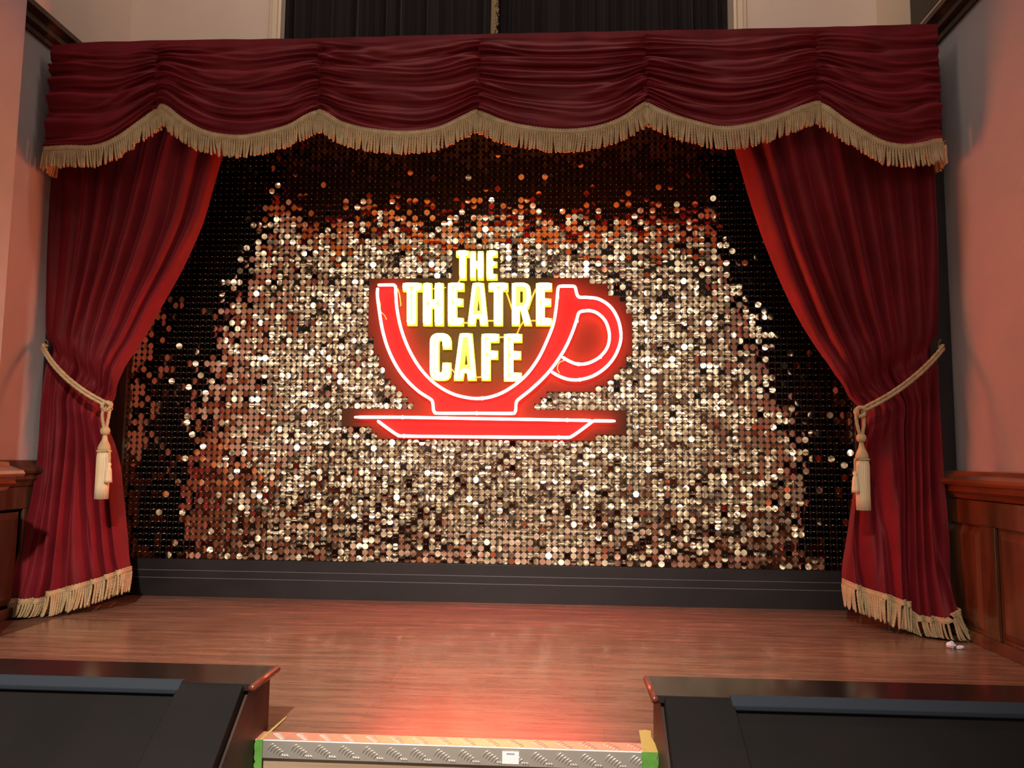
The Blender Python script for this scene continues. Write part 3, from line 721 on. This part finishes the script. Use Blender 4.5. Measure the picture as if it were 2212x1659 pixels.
# ================================================================== STAGE CURTAINS
YC = -0.50
def curtain(name, label, inner_px, outer_px, hem_px, side, folds, seed, cut):
    root = empty(name); tag(root, label, 'curtain', 'tied back red stage curtains')
    def edge_at(x, y):      # the inner edge swings back towards the mirror wall except where the rope holds it
        dt_ = at(x, y, 'Y', YC + 0.1)[2] - folds['tie'][1]; tw = math.exp(-(dt_ / 0.30) ** 2)
        return at(x, y, 'Y', YC + 0.05 + 0.155 * (1 - 0.8 * tw))
    I = np.array([edge_at(x, y) for x, y in inner_px]); O = np.array([at(x, y, 'Y', YC) for x, y in outer_px])
    I = spline(I, 8); O = spline(O, 8)
    I = I[np.argsort(I[:, 2])]; O = O[np.argsort(O[:, 2])]
    H = np.array([(s_, at(x, y, 'Y', yy)[2]) for s_, x, y, yy in hem_px])
    rnd = random.Random(seed)
    nS, nT_ = 380, 330
    ztop = 2.40
    P = np.zeros((nT_, nS, 3))
    S = np.linspace(0, 1, nS)          # 0 = outer edge (wall), 1 = inner edge (centre)
    zh = np.interp(S, H[:, 0], H[:, 1])
    ztie_o, ztie_i = folds['tie']
    offs = [rnd.uniform(-1, 1) for _ in range(8)]
    for i in range(nT_):
        t = i / (nT_ - 1)
        for j in range(nS):
            s_ = S[j]; z = ztop + (zh[j] - ztop) * t
            xi = np.interp(z, I[:, 2], I[:, 0]); xo = np.interp(z, O[:, 2], O[:, 0])
            # the cloth turns back behind itself at both edges
            x = xo + (xi - xo) * s_
            ztie = ztie_o + (ztie_i - ztie_o) * s_
            dt = z - ztie
            tie = math.exp(-(dt / 0.055) ** 2); tiew = math.exp(-(dt / 0.30) ** 2)
            below = 1.0 if dt < 0 else 0.0
            sm = 1 / (1 + math.exp(dt / 0.04))
            n0 = folds['n']
            wob = 0.20 * noise.noise(Vector((s_ * 3.1, z * 0.8, seed))) + 0.10 * noise.noise(Vector((s_ * 5.0, z * 1.0, seed + 5)))
            ph = math.pi * (n0 * s_ ** folds['pw'] + n0 * wob * 0.22 + offs[0] * 0.4)
            ridge_a = math.sqrt(math.sin(ph) ** 2 + 0.02) - 0.12
            ph2 = math.pi * ((n0 - 2) * s_ + n0 * 0.2 * noise.noise(Vector((s_ * 2.2, z * 0.7, seed + 11))) + 0.3)
            ridge_b = math.sqrt(math.sin(ph2) ** 2 + 0.02) - 0.12
            ridge = ridge_a * (1 - sm) + ridge_b * sm
            amp = (0.055 * (1 - sm) + 0.062 * sm) * (1 - 0.55 * tiew) * (0.65 + 0.5 * noise.noise(Vector((s_ * 4, 2.2, seed + 2))))
            y = YC + 0.02 - ridge * amp
            y += -0.005 * math.sin(2 * math.pi * (0.9 * n0 * s_ + 1.2 * noise.noise(Vector((s_ * 4, z * 1.2, seed + 3)))) ) * (0.5 + 0.5 * tiew)
            y += 0.155 * s_ ** 2.2 * (1 - 0.80 * tiew)
            # gathered in under the rope, bulging just above and below it
            y += 0.035 * tie - 0.030 * math.exp(-((dt - 0.14) / 0.10) ** 2) * s_ - 0.028 * math.exp(-((dt + 0.12) / 0.09) ** 2) * s_
            # small creases fanning from the tie point
            cr = math.exp(-((s_ - 1.0) / 0.45) ** 2) * math.exp(-abs(dt) / 0.13)
            y += 0.006 * cr * math.sin(38 * s_ + 60 * dt)
            # silky drag wrinkles low down
            y += 0.003 * sm * noise.noise(Vector((s_ * 9 + z * 4, z * 9, seed + 8))) * (1 - t * 0.2)
            # hem kicks out towards the room on the wall side
            y -= folds['kick'] * (1 - s_) ** 1.2 * max(0, (t - 0.72) / 0.28) ** 2
            if cut is not None:   # deep vertical break between the two drops
                y += 0.085 * math.exp(-((s_ - cut) / 0.018) ** 2) * sm
                x += side * 0.0
            e = 0.014
            if s_ > 1 - e: y += 0.035 * ((s_ - (1 - e)) / e) ** 2
            if s_ < e: y += 0.05 * ((e - s_) / e) ** 2
            P[i, j] = (x, y, z)
    if side > 0: Pm = P[:, ::-1]
    else: Pm = P
    mb = MB().grid(Pm)
    co = mb.build('curtain_fabric', velvet, root, smooth=True)
    LN = Pm[:-6:3, 6:-6:3].copy(); LN[:, :, 1] += 0.012
    MB().grid(LN[:, ::-1]).build('lining', lining_m, root, smooth=True)
    bm_, cm_ = MB(), MB()
    hem = P[-1]
    segs = folds['segs']
    for a, b, fl in segs:
        ia, ib = int(a * (nS - 1)), int(b * (nS - 1))
        pth = [tuple(hem[j] + np.array([0, -0.006, 0.012])) for j in range(ia, ib + 1, 2)]
        if side > 0: pth = pth[::-1]
        fringe(bm_, cm_, pth, folds['flen'], flare=(lambda u, fl=fl: (fl * (1 if side > 0 else -1), -abs(fl) * 0.4, 0)), floor=0.0, rad=0.0048)
    fo = cm_.build('fringe', gold_cord, root, smooth=True); fo['kind'] = 'stuff'; fo['label'] = 'gold twisted bullion fringe along the hem'
    bo = bm_.build('braid', gold_cord, root, smooth=True); bo['label'] = 'flat gold braid heading of the hem fringe'
    settle(root, (float(P[-1, :, 0].mean()), YC, 0.0))
    return P
# hem_px: (s, x, y, plane Y)
curtain('stage_curtain', 'red velvet curtain tied back at the left side of the stage',
        [(520,250),(500,300),(484,343),(462,420),(440,490),(400,575),(345,670),(300,752),(262,828),(238,870),(242,900),(255,980),(266,1060),(275,1140),(281,1200),(287,1240),(288,1290)],
        [(96,90),(96,200),(95,370),(92,520),(89,700),(93,760),(90,850),(80,1000),(66,1120),(48,1230),(30,1298),(24,1340)],
        [(0.0,28,1296,-.55),(0.15,60,1299,-.55),(0.36,122,1299,-.55),(0.385,130,1288,-.55),(0.6,190,1272,-.5),(0.8,235,1256,-.45),(1.0,286,1236,-.4)],
        -1, dict(n=9, pw=1.0, tie=(1.165, 0.935), kick=0.09, flen=0.094, segs=[(0.0, 0.365, 0.035), (0.385, 1.0, 0.008)]), 12, 0.375)
curtain('stage_curtain', 'red velvet curtain tied back at the right side of the stage',
        [(1560,250),(1578,300),(1592,338),(1622,440),(1655,535),(1700,640),(1745,725),(1790,800),(1830,850),(1856,880),(1853,920),(1845,990),(1838,1060),(1828,1130),(1822,1190),(1817,1255),(1815,1300)],
        [(2036,60),(2036,200),(2030,370),(2034,520),(2034,700),(2034,760),(2028,850),(2034,1000),(2040,1120),(2046,1230),(2054,1320),(2056,1380)],
        [(0.0,2056,1322,-.57),(0.12,2030,1330,-.57),(0.15,2026,1341,-.57),(0.38,1965,1341,-.57),(0.42,1952,1330,-.57),(0.45,1948,1308,-.52),(0.7,1890,1290,-.5),(0.85,1850,1278,-.44),(1.0,1815,1262,-.4)],
        1, dict(n=9, pw=1.0, tie=(1.18, 0.95), kick=0.07, flen=0.098, segs=[(0.0, 0.13, 0.035), (0.14, 0.425, 0.02), (0.44, 1.0, 0.0)]), 41, 0.435)

# ================================================================== TIE-BACKS
def tieback(label, P0, P1, knot, side):
    """two laid ropes from the wall hook across the curtain to a knot with a hanging tassel"""
    root = empty('curtain_tieback'); tag(root, label, 'rope tieback', 'gold rope tiebacks')
    P0, P1 = np.array(P0), np.array(P1)
    for dz, dy in ((0.0072, 0.0), (-0.0072, -0.004)):
        mb = MB()
        mid = (P0 + P1) / 2 + np.array([0, -0.045, -0.018])
        q1 = P0 * 0.75 + P1 * 0.25 + np.array([0, -0.038, -0.012]); q3 = P0 * 0.25 + P1 * 0.75 + np.array([0, -0.032, -0.014])
        pth = spline([P0 + [0, 0.03, 0.0], P0, q1, mid, q3, P1], 12) + np.array([0, dy, dz])
        rope(mb, pth, 0.0070, 0.024)
        mb.build('rope', gold_cord, root, smooth=True)
    k = np.array(knot)
    mb = MB()     # knot: a few turns of cord
    th = np.linspace(0, 2 * math.pi * 2.2, 50)
    rope(mb, np.stack([k[0] + 0.016 * np.cos(th), k[1] + 0.010 * np.sin(th * 1.5) - 0.006, k[2] + 0.018 * np.sin(th)], 1), 0.0085, 0.028)
    mb.build('knot', gold_cord, root, smooth=True)
    for dx in (-0.017, 0.013):
        mb = MB(); rope(mb, spline([k + [dx, -0.006, -0.012], k + [dx * 0.9, -0.010, -0.05], k + [dx * 0.25, -0.008, -0.098]], 8), 0.0072, 0.024)
        mb.build('cord', gold_cord, root, smooth=True)
    c = k + np.array([0.0, -0.008, 0.0])
    MB().lathe([(0.004, -0.086), (0.015, -0.092), (0.019, -0.104), (0.016, -0.117), (0.008, -0.123)], c, 24, 0.10, 8).build('tassel_ball', gold_cord, root, smooth=True)
    MB().lathe([(0.006, -0.118), (0.009, -0.128), (0.012, -0.145), (0.021, -0.165), (0.025, -0.180), (0.022, -0.192)], c, 24, 0.03, 12).build('tassel_head', gold_cord, root, smooth=True)
    mb = MB(); th = np.linspace(0, 2 * math.pi, 30)
    rope(mb, np.stack([c[0] + 0.0255 * np.cos(th), c[1] + 0.0255 * np.sin(th), c[2] - 0.191 + 0 * th], 1), 0.0055, 0.016)
    mb.build('tassel_collar', gold_cord, root, smooth=True)
    sk = [(0.024, -0.190), (0.027, -0.22), (0.0265, -0.28), (0.0262, -0.34), (0.0265, -0.392), (0.024, -0.392)]
    MB().lathe([(a, b) for a, b in sk], c, 96, 0.035, 24).build('tassel_skirt', silk, root, smooth=True)
    # small side tassel on a thin loop
    s = -side
    d = c + np.array([s * 0.034, -0.014, 0.0])
    mb = MB(); rope(mb, spline([c + [s * 0.018, -0.018, -0.186], c + [s * 0.033, -0.018, -0.190], d + [0, 0, -0.215], d + [0, 0, -0.245]], 8), 0.0052, 0.016)
    mb.build('thin_cord', gold_cord, root, smooth=True)
    MB().lathe([(0.005, -0.238), (0.009, -0.246), (0.006, -0.256), (0.009, -0.262), (0.011, -0.272), (0.014, -0.31), (0.0155, -0.322), (0.012, -0.322)], d, 48, 0.05, 12).build('small_tassel', silk, root, smooth=True)
    MB().tube([P0 + [0, 0.03, 0.012], P0 + [0, 0.028, 0.03], P0 + [0, 0.01, 0.036]], 0.003, 6).build('hook', gold_dull, root, smooth=True)
    settle(root, tuple(k))
silk = mat('cream_silk_tassel', (0.62, 0.47, 0.28), 0.5, sheen=0.3)
vary(silk, (0.56, 0.42, 0.24), (0.66, 0.52, 0.33), (60, 60, 2), 3.0, 2.0, 0.3, 8.0)
YR = -0.60
tieback('twisted gold rope tieback with cream tassel holding the curtain on the left side', at(93, 750, 'Y', -0.56), at(229, 873, 'Y', YR), at(233, 878, 'Y', YR - 0.01), -1)
tieback('twisted gold rope tieback with cream tassel holding the curtain on the right side', at(2036, 752, 'Y', -0.56), at(1866, 884, 'Y', YR), at(1857, 890, 'Y', YR - 0.01), 1)

# ================================================================== DARK CURTAINS HIGH ON THE BACK WALL
def drape(label, x0, x1, seed, n, y0):
    root = empty('window_curtain'); tag(root, label, 'curtain', 'dark curtains in the opening above the stage')
    nS, nT_ = 260, 10; P = np.zeros((nT_, nS, 3))
    for i in range(nT_):
        z = 2.36 + (ZT - 2.4) * (1 - i / (nT_ - 1))
        for j in range(nS):
            s_ = j / (nS - 1)
            ph = math.pi * (n * s_ + 1.3 * noise.noise(Vector((s_ * 3, 0.1 * z, seed))))
            P[i, j] = (x0 + (x1 - x0) * s_, y0 - 0.05 * abs(math.sin(ph)) ** 0.8 - 0.008 * math.sin(ph * 3.3), z)
    MB().grid(P).build('curtain_fabric', velvet_dark, root, smooth=True)
    settle(root, ((x0 + x1) / 2, y0, 2.36)); return root, P
d1, PA = drape('near-black plum curtain above the valance, left of the gold fringed edge', xw0 + 0.001, 0.19, 3, 13, 0.125)
d2, PBB = drape('near-black plum curtain above the valance, right of the gold fringed edge', 0.165, xw1 - 0.001, 5, 14, 0.20)
fr = MB()
for k in range(150):
    z = 2.37 + k * 0.012
    for q in range(2):
        a = Vector((0.175 + 0.018 * (z - 3.0), 0.05, z))
        b = a + Vector((random.uniform(0.004, 0.026), -0.012 + random.uniform(-0.006, 0.004), -0.03 + random.uniform(-0.006, 0.006)))
        fr.tube([a, (a + b) / 2 + Vector((0.004, -0.004, 0.004)), b], 0.0045, 5)
fr.tube([(0.168, 0.052, 2.36), (0.174, 0.047, 3.0), (0.19, 0.05, ZT - 0.05)], 0.016, 8)
f_ = fr.build('fringe_edge', gold_dull, d1); f_.location = -Vector(d1.location); f_['label'] = 'dull gold fringed edge trim'

# ================================================================== STAGE EDGE
XA, XB2 = -0.2255, 0.7635
ed = empty('checker_plate_nosing'); tag(ed, 'worn aluminium checker plate nosing along the front edge of the stage between the black boxes', 'stair nosing')
MB().prism([(-1.800, 0.0002), (-1.800, 0.0022), (-1.8535, 0.0022), (-1.8555, 0.0005), (-1.8555, -0.042), (-1.8535, -0.042), (-1.8505, -0.002)], 'X', XA, XB2).build('angle_plate', alu, ed, bevel=0.0016)
rb = MB()
x = XA + 0.03; gi = 0
while x < XB2 - 0.045:       # groups of long raised bars with a small group leaning the other way between them
    for k in range(5):
        cx = x + 0.012 + k * 0.0066; cz = -0.0135 - k * 0.0038; L = 0.021 - k * 0.0012
        pts = [(cx + L * .72 * (t - .5), -1.8557, min(-0.003, max(-0.0405, cz + L * .78 * (t - .5) - 0.004 * (t - .5) ** 2 * 4 + 0.002))) for t in np.linspace(0, 1, 7)]
        rb.tube(pts, 0.0016, 5, rfun=lambda t: 0.0019 * max(0.15, math.sin(math.pi * t) ** 0.5))
        pts = [(cx + L * .9 * (t - .5), -1.812 - 0.0085 * k + L * 0.6 * (t - .5), 0.0024) for t in np.linspace(0, 1, 5)]
        rb.tube(pts, 0.0013, 5, rfun=lambda t: 0.0014 * max(0.15, math.sin(math.pi * t) ** 0.5))
    for k in range(3):
        cx = x + 0.043 + k * 0.006; L = 0.010
        pts = [(cx + L * .72 * (t - .5), -1.8557, -0.0345 - L * .7 * (t - .5)) for t in np.linspace(0, 1, 5)]
        rb.tube(pts, 0.0015, 5, rfun=lambda t: 0.0017 * max(0.15, math.sin(math.pi * t) ** 0.5))
    x += 0.059
rb.build('raised_bars', alu, ed, smooth=True)
sl = at(1085, 1623, 'Y', -1.857); sr = at(1121, 1651, 'Y', -1.857)
st = MB().box((sl[0], -1.8580, sr[2]), (sr[0], -1.8568, sl[2])).build('barcode_sticker', white_paper, ed, bevel=0.0004); st['label'] = 'small white barcode sticker'
bc = MB(); xx = sl[0] + 0.011
for wv in (1.2, .6, 1.5, .5, .9, 1.4, .6, 1.1, .5, 1.3, .7):
    bc.box((xx, -1.8584, sl[2] - 0.0072), (xx + wv * 0.001, -1.8579, sl[2] - 0.0032)); xx += wv * 0.001 + 0.0008
bo_ = bc.build('barcode', ink, st)
settle(ed, (0.28, -1.83, 0.0))
def jag(n, a, b, amp): return [a + (b - a) * k / n for k in range(n + 1)]
def tape(label, pts, material):
    m_ = MB(); n = len(pts)
    o = m_.prism(pts, 'Z', 0.0024, 0.0030).build('floor_tape', material); tag(o, label, 'tape', 'green tape at the stage edge'); return o
def front_tape(label, x0, x1, jagside):
    pts = []; zs = np.linspace(-0.095, 0.0028, 14)
    for k, z in enumerate(zs): pts.append((x0 + (random.uniform(0, 0.006) if jagside < 0 else 0), z))
    for k, z in enumerate(zs[::-1]): pts.append((x1 - (random.uniform(0, 0.007) if jagside > 0 else 0), z))
    o = MB().prism(pts, 'Y', -1.8592, -1.8585).build('edge_tape', tape_green); tag(o, label, 'tape', 'green tape at the stage edge'); return o
front_tape('bright green tape wrapped over the stage edge by the left black box', -0.2255, -0.2035, -1)
front_tape('bright green tape wrapped over the stage edge by the right black box', 0.722, 0.764, 1)
tape('long sliver of pale green tape on the stage floor beside the left black box', [(-0.212, -1.8585), (-0.204, -1.8585), (-0.203, -1.79), (-0.202, -1.70), (-0.205, -1.685), (-0.207, -1.72), (-0.210, -1.78)], tape_yellow)
tape('yellow-green tape strip on the stage floor beside the right black box', [(0.724, -1.8585), (0.763, -1.8585), (0.761, -1.80), (0.757, -1.755), (0.762, -1.712), (0.748, -1.706), (0.731, -1.712), (0.728, -1.78)], tape_yellow)
# crumpled paper on the boards
pp = MB(); cen = np.array([2.012, -0.712, 0.0]); rr_ = random.Random(5)
def crumple(c, sx_, sy_, sz_, n=6, m_=9):
    V_ = []
    for i in range(n + 1):
        for j in range(m_):
            th, ph = math.pi * i / n, 2 * math.pi * j / m_
            k = 1 + rr_.uniform(-0.28, 0.22)
            V_.append((c[0] + sx_ * k * math.sin(th) * math.cos(ph), c[1] + sy_ * k * math.sin(th) * math.sin(ph), max(0.0005, c[2] + sz_ * k * math.cos(th))))
    F_ = []
    for i in range(n):
        for j in range(m_):
            j2 = (j + 1) % m_; F_.append((i * m_ + j, i * m_ + j2, (i + 1) * m_ + j2, (i + 1) * m_ + j))
    pp.add(V_, F_)
crumple(cen + [-0.004, 0, 0.012], 0.016, 0.014, 0.014); crumple(cen + [0.022, -0.010, 0.006], 0.017, 0.008, 0.007)
tag(pp.build('crumpled_paper', white_paper), 'small crumpled white paper scrap on the boards in front of the right curtain', 'paper')

# ================================================================== BLACK BOXES AT THE STAGE FRONT
def stage_box(label, x0, x1, inner):
    """x0 < x1; inner = which end faces the gap (+1: right end). Sloping front, flat lacquered top board."""
    root = empty('stage_front_box'); tag(root, label, 'box', 'black boxes at the stage front')
    xi = x1 if inner > 0 else x0; s = inner
    prof = [(-1.775, 0.0), (-1.775, 0.138), (-1.915, 0.138), (-2.30, -0.20), (-2.30, -0.80), (-1.862, -0.80), (-1.862, 0.0)]
    MB().prism(prof, 'X', x0 + 0.004, x1 - 0.004).build('body', black_cloth, root)
    # brown end board
    xo = xi - s * 0.003
    MB().prism([(-1.772, 0.0008), (-1.772, 0.138), (-1.905, 0.138), (-2.285, -0.195), (-2.285, -0.79), (-1.866, -0.79), (-1.866, 0.0008)], 'X', min(xo, xo + s * 0.006), max(xo, xo + s * 0.006)).build('end_board', end_m, root)
    # top board with a rounded nosing at the open end
    a, b = (x0, xi + 0.018) if s > 0 else (xi - 0.018, x1)
    MB().box((a, -1.930, 0.138), (b, -1.765, 0.155)).build('top_board', black_gloss, root, bevel=0.002)
    xn = xi + s * 0.019
    MB().tube([(xn, -1.934, 0.1465), (xn, -1.765, 0.1465)], 0.0088, 10).build('nosing', mahog, root, smooth=True)
    # padded blue-grey edging where the recessed sloping panel starts
    dx = 0.155
    e0, e1 = (x0, xi - dx) if s > 0 else (xi + dx, x1)
    MB().prism([(-1.908, 0.156), (-1.926, 0.161), (-1.946, 0.143), (-1.943, 0.130), (-1.928, 0.132)], 'X', min(e0, e1), max(e0, e1)).build('edging', blue_edge, root, bevel=0.003)
    # sloping front panel (recessed field bordered by the frame)
    n = np.array([0, -0.338, 0.385]); n = n / np.linalg.norm(n)     # slope direction normal (y,z)
    def S_(x, t, h):            # t along the slope
        y = -1.915 + (-2.30 + 1.915) * t; z = 0.138 + (-0.20 - 0.138) * t
        return (x, y - 0.66 * h, z + 0.75 * h)
    fr_ = MB()
    f0, f1 = (xi - 0.16, xi - 0.004) if s > 0 else (xi + 0.004, xi + 0.16)
    skew = 0.035 * s
    def slab(pts, h):
        A = [S_(x, t, 0.0) for x, t in pts]; Bq = [S_(x, t, h) for x, t in pts]; k = len(pts)
        fr_.add(A + Bq, [tuple(range(k, 2 * k))] + [(i, (i + 1) % k, k + (i + 1) % k, k + i) for i in range(k)])
    if s > 0: slab([(f0, 0.0), (f1, 0.0), (f1, 1.0), (f0 - skew, 1.0)], 0.022)
    else: slab([(f0, 0.0), (f1, 0.0), (f1 - skew, 1.0), (f0, 1.0)], 0.022)
    fr_.build('front_frame', black_cloth, root, bevel=0.003)
    settle(root, ((x0 + x1) / 2, -2.08, -0.80))
stage_box('black sloped-front box on the stage edge, left of the gap with the metal nosing', -1.62, -0.226, 1)
stage_box('black sloped-front box on the stage edge, right of the gap with the metal nosing', 0.764, 2.14, -1)
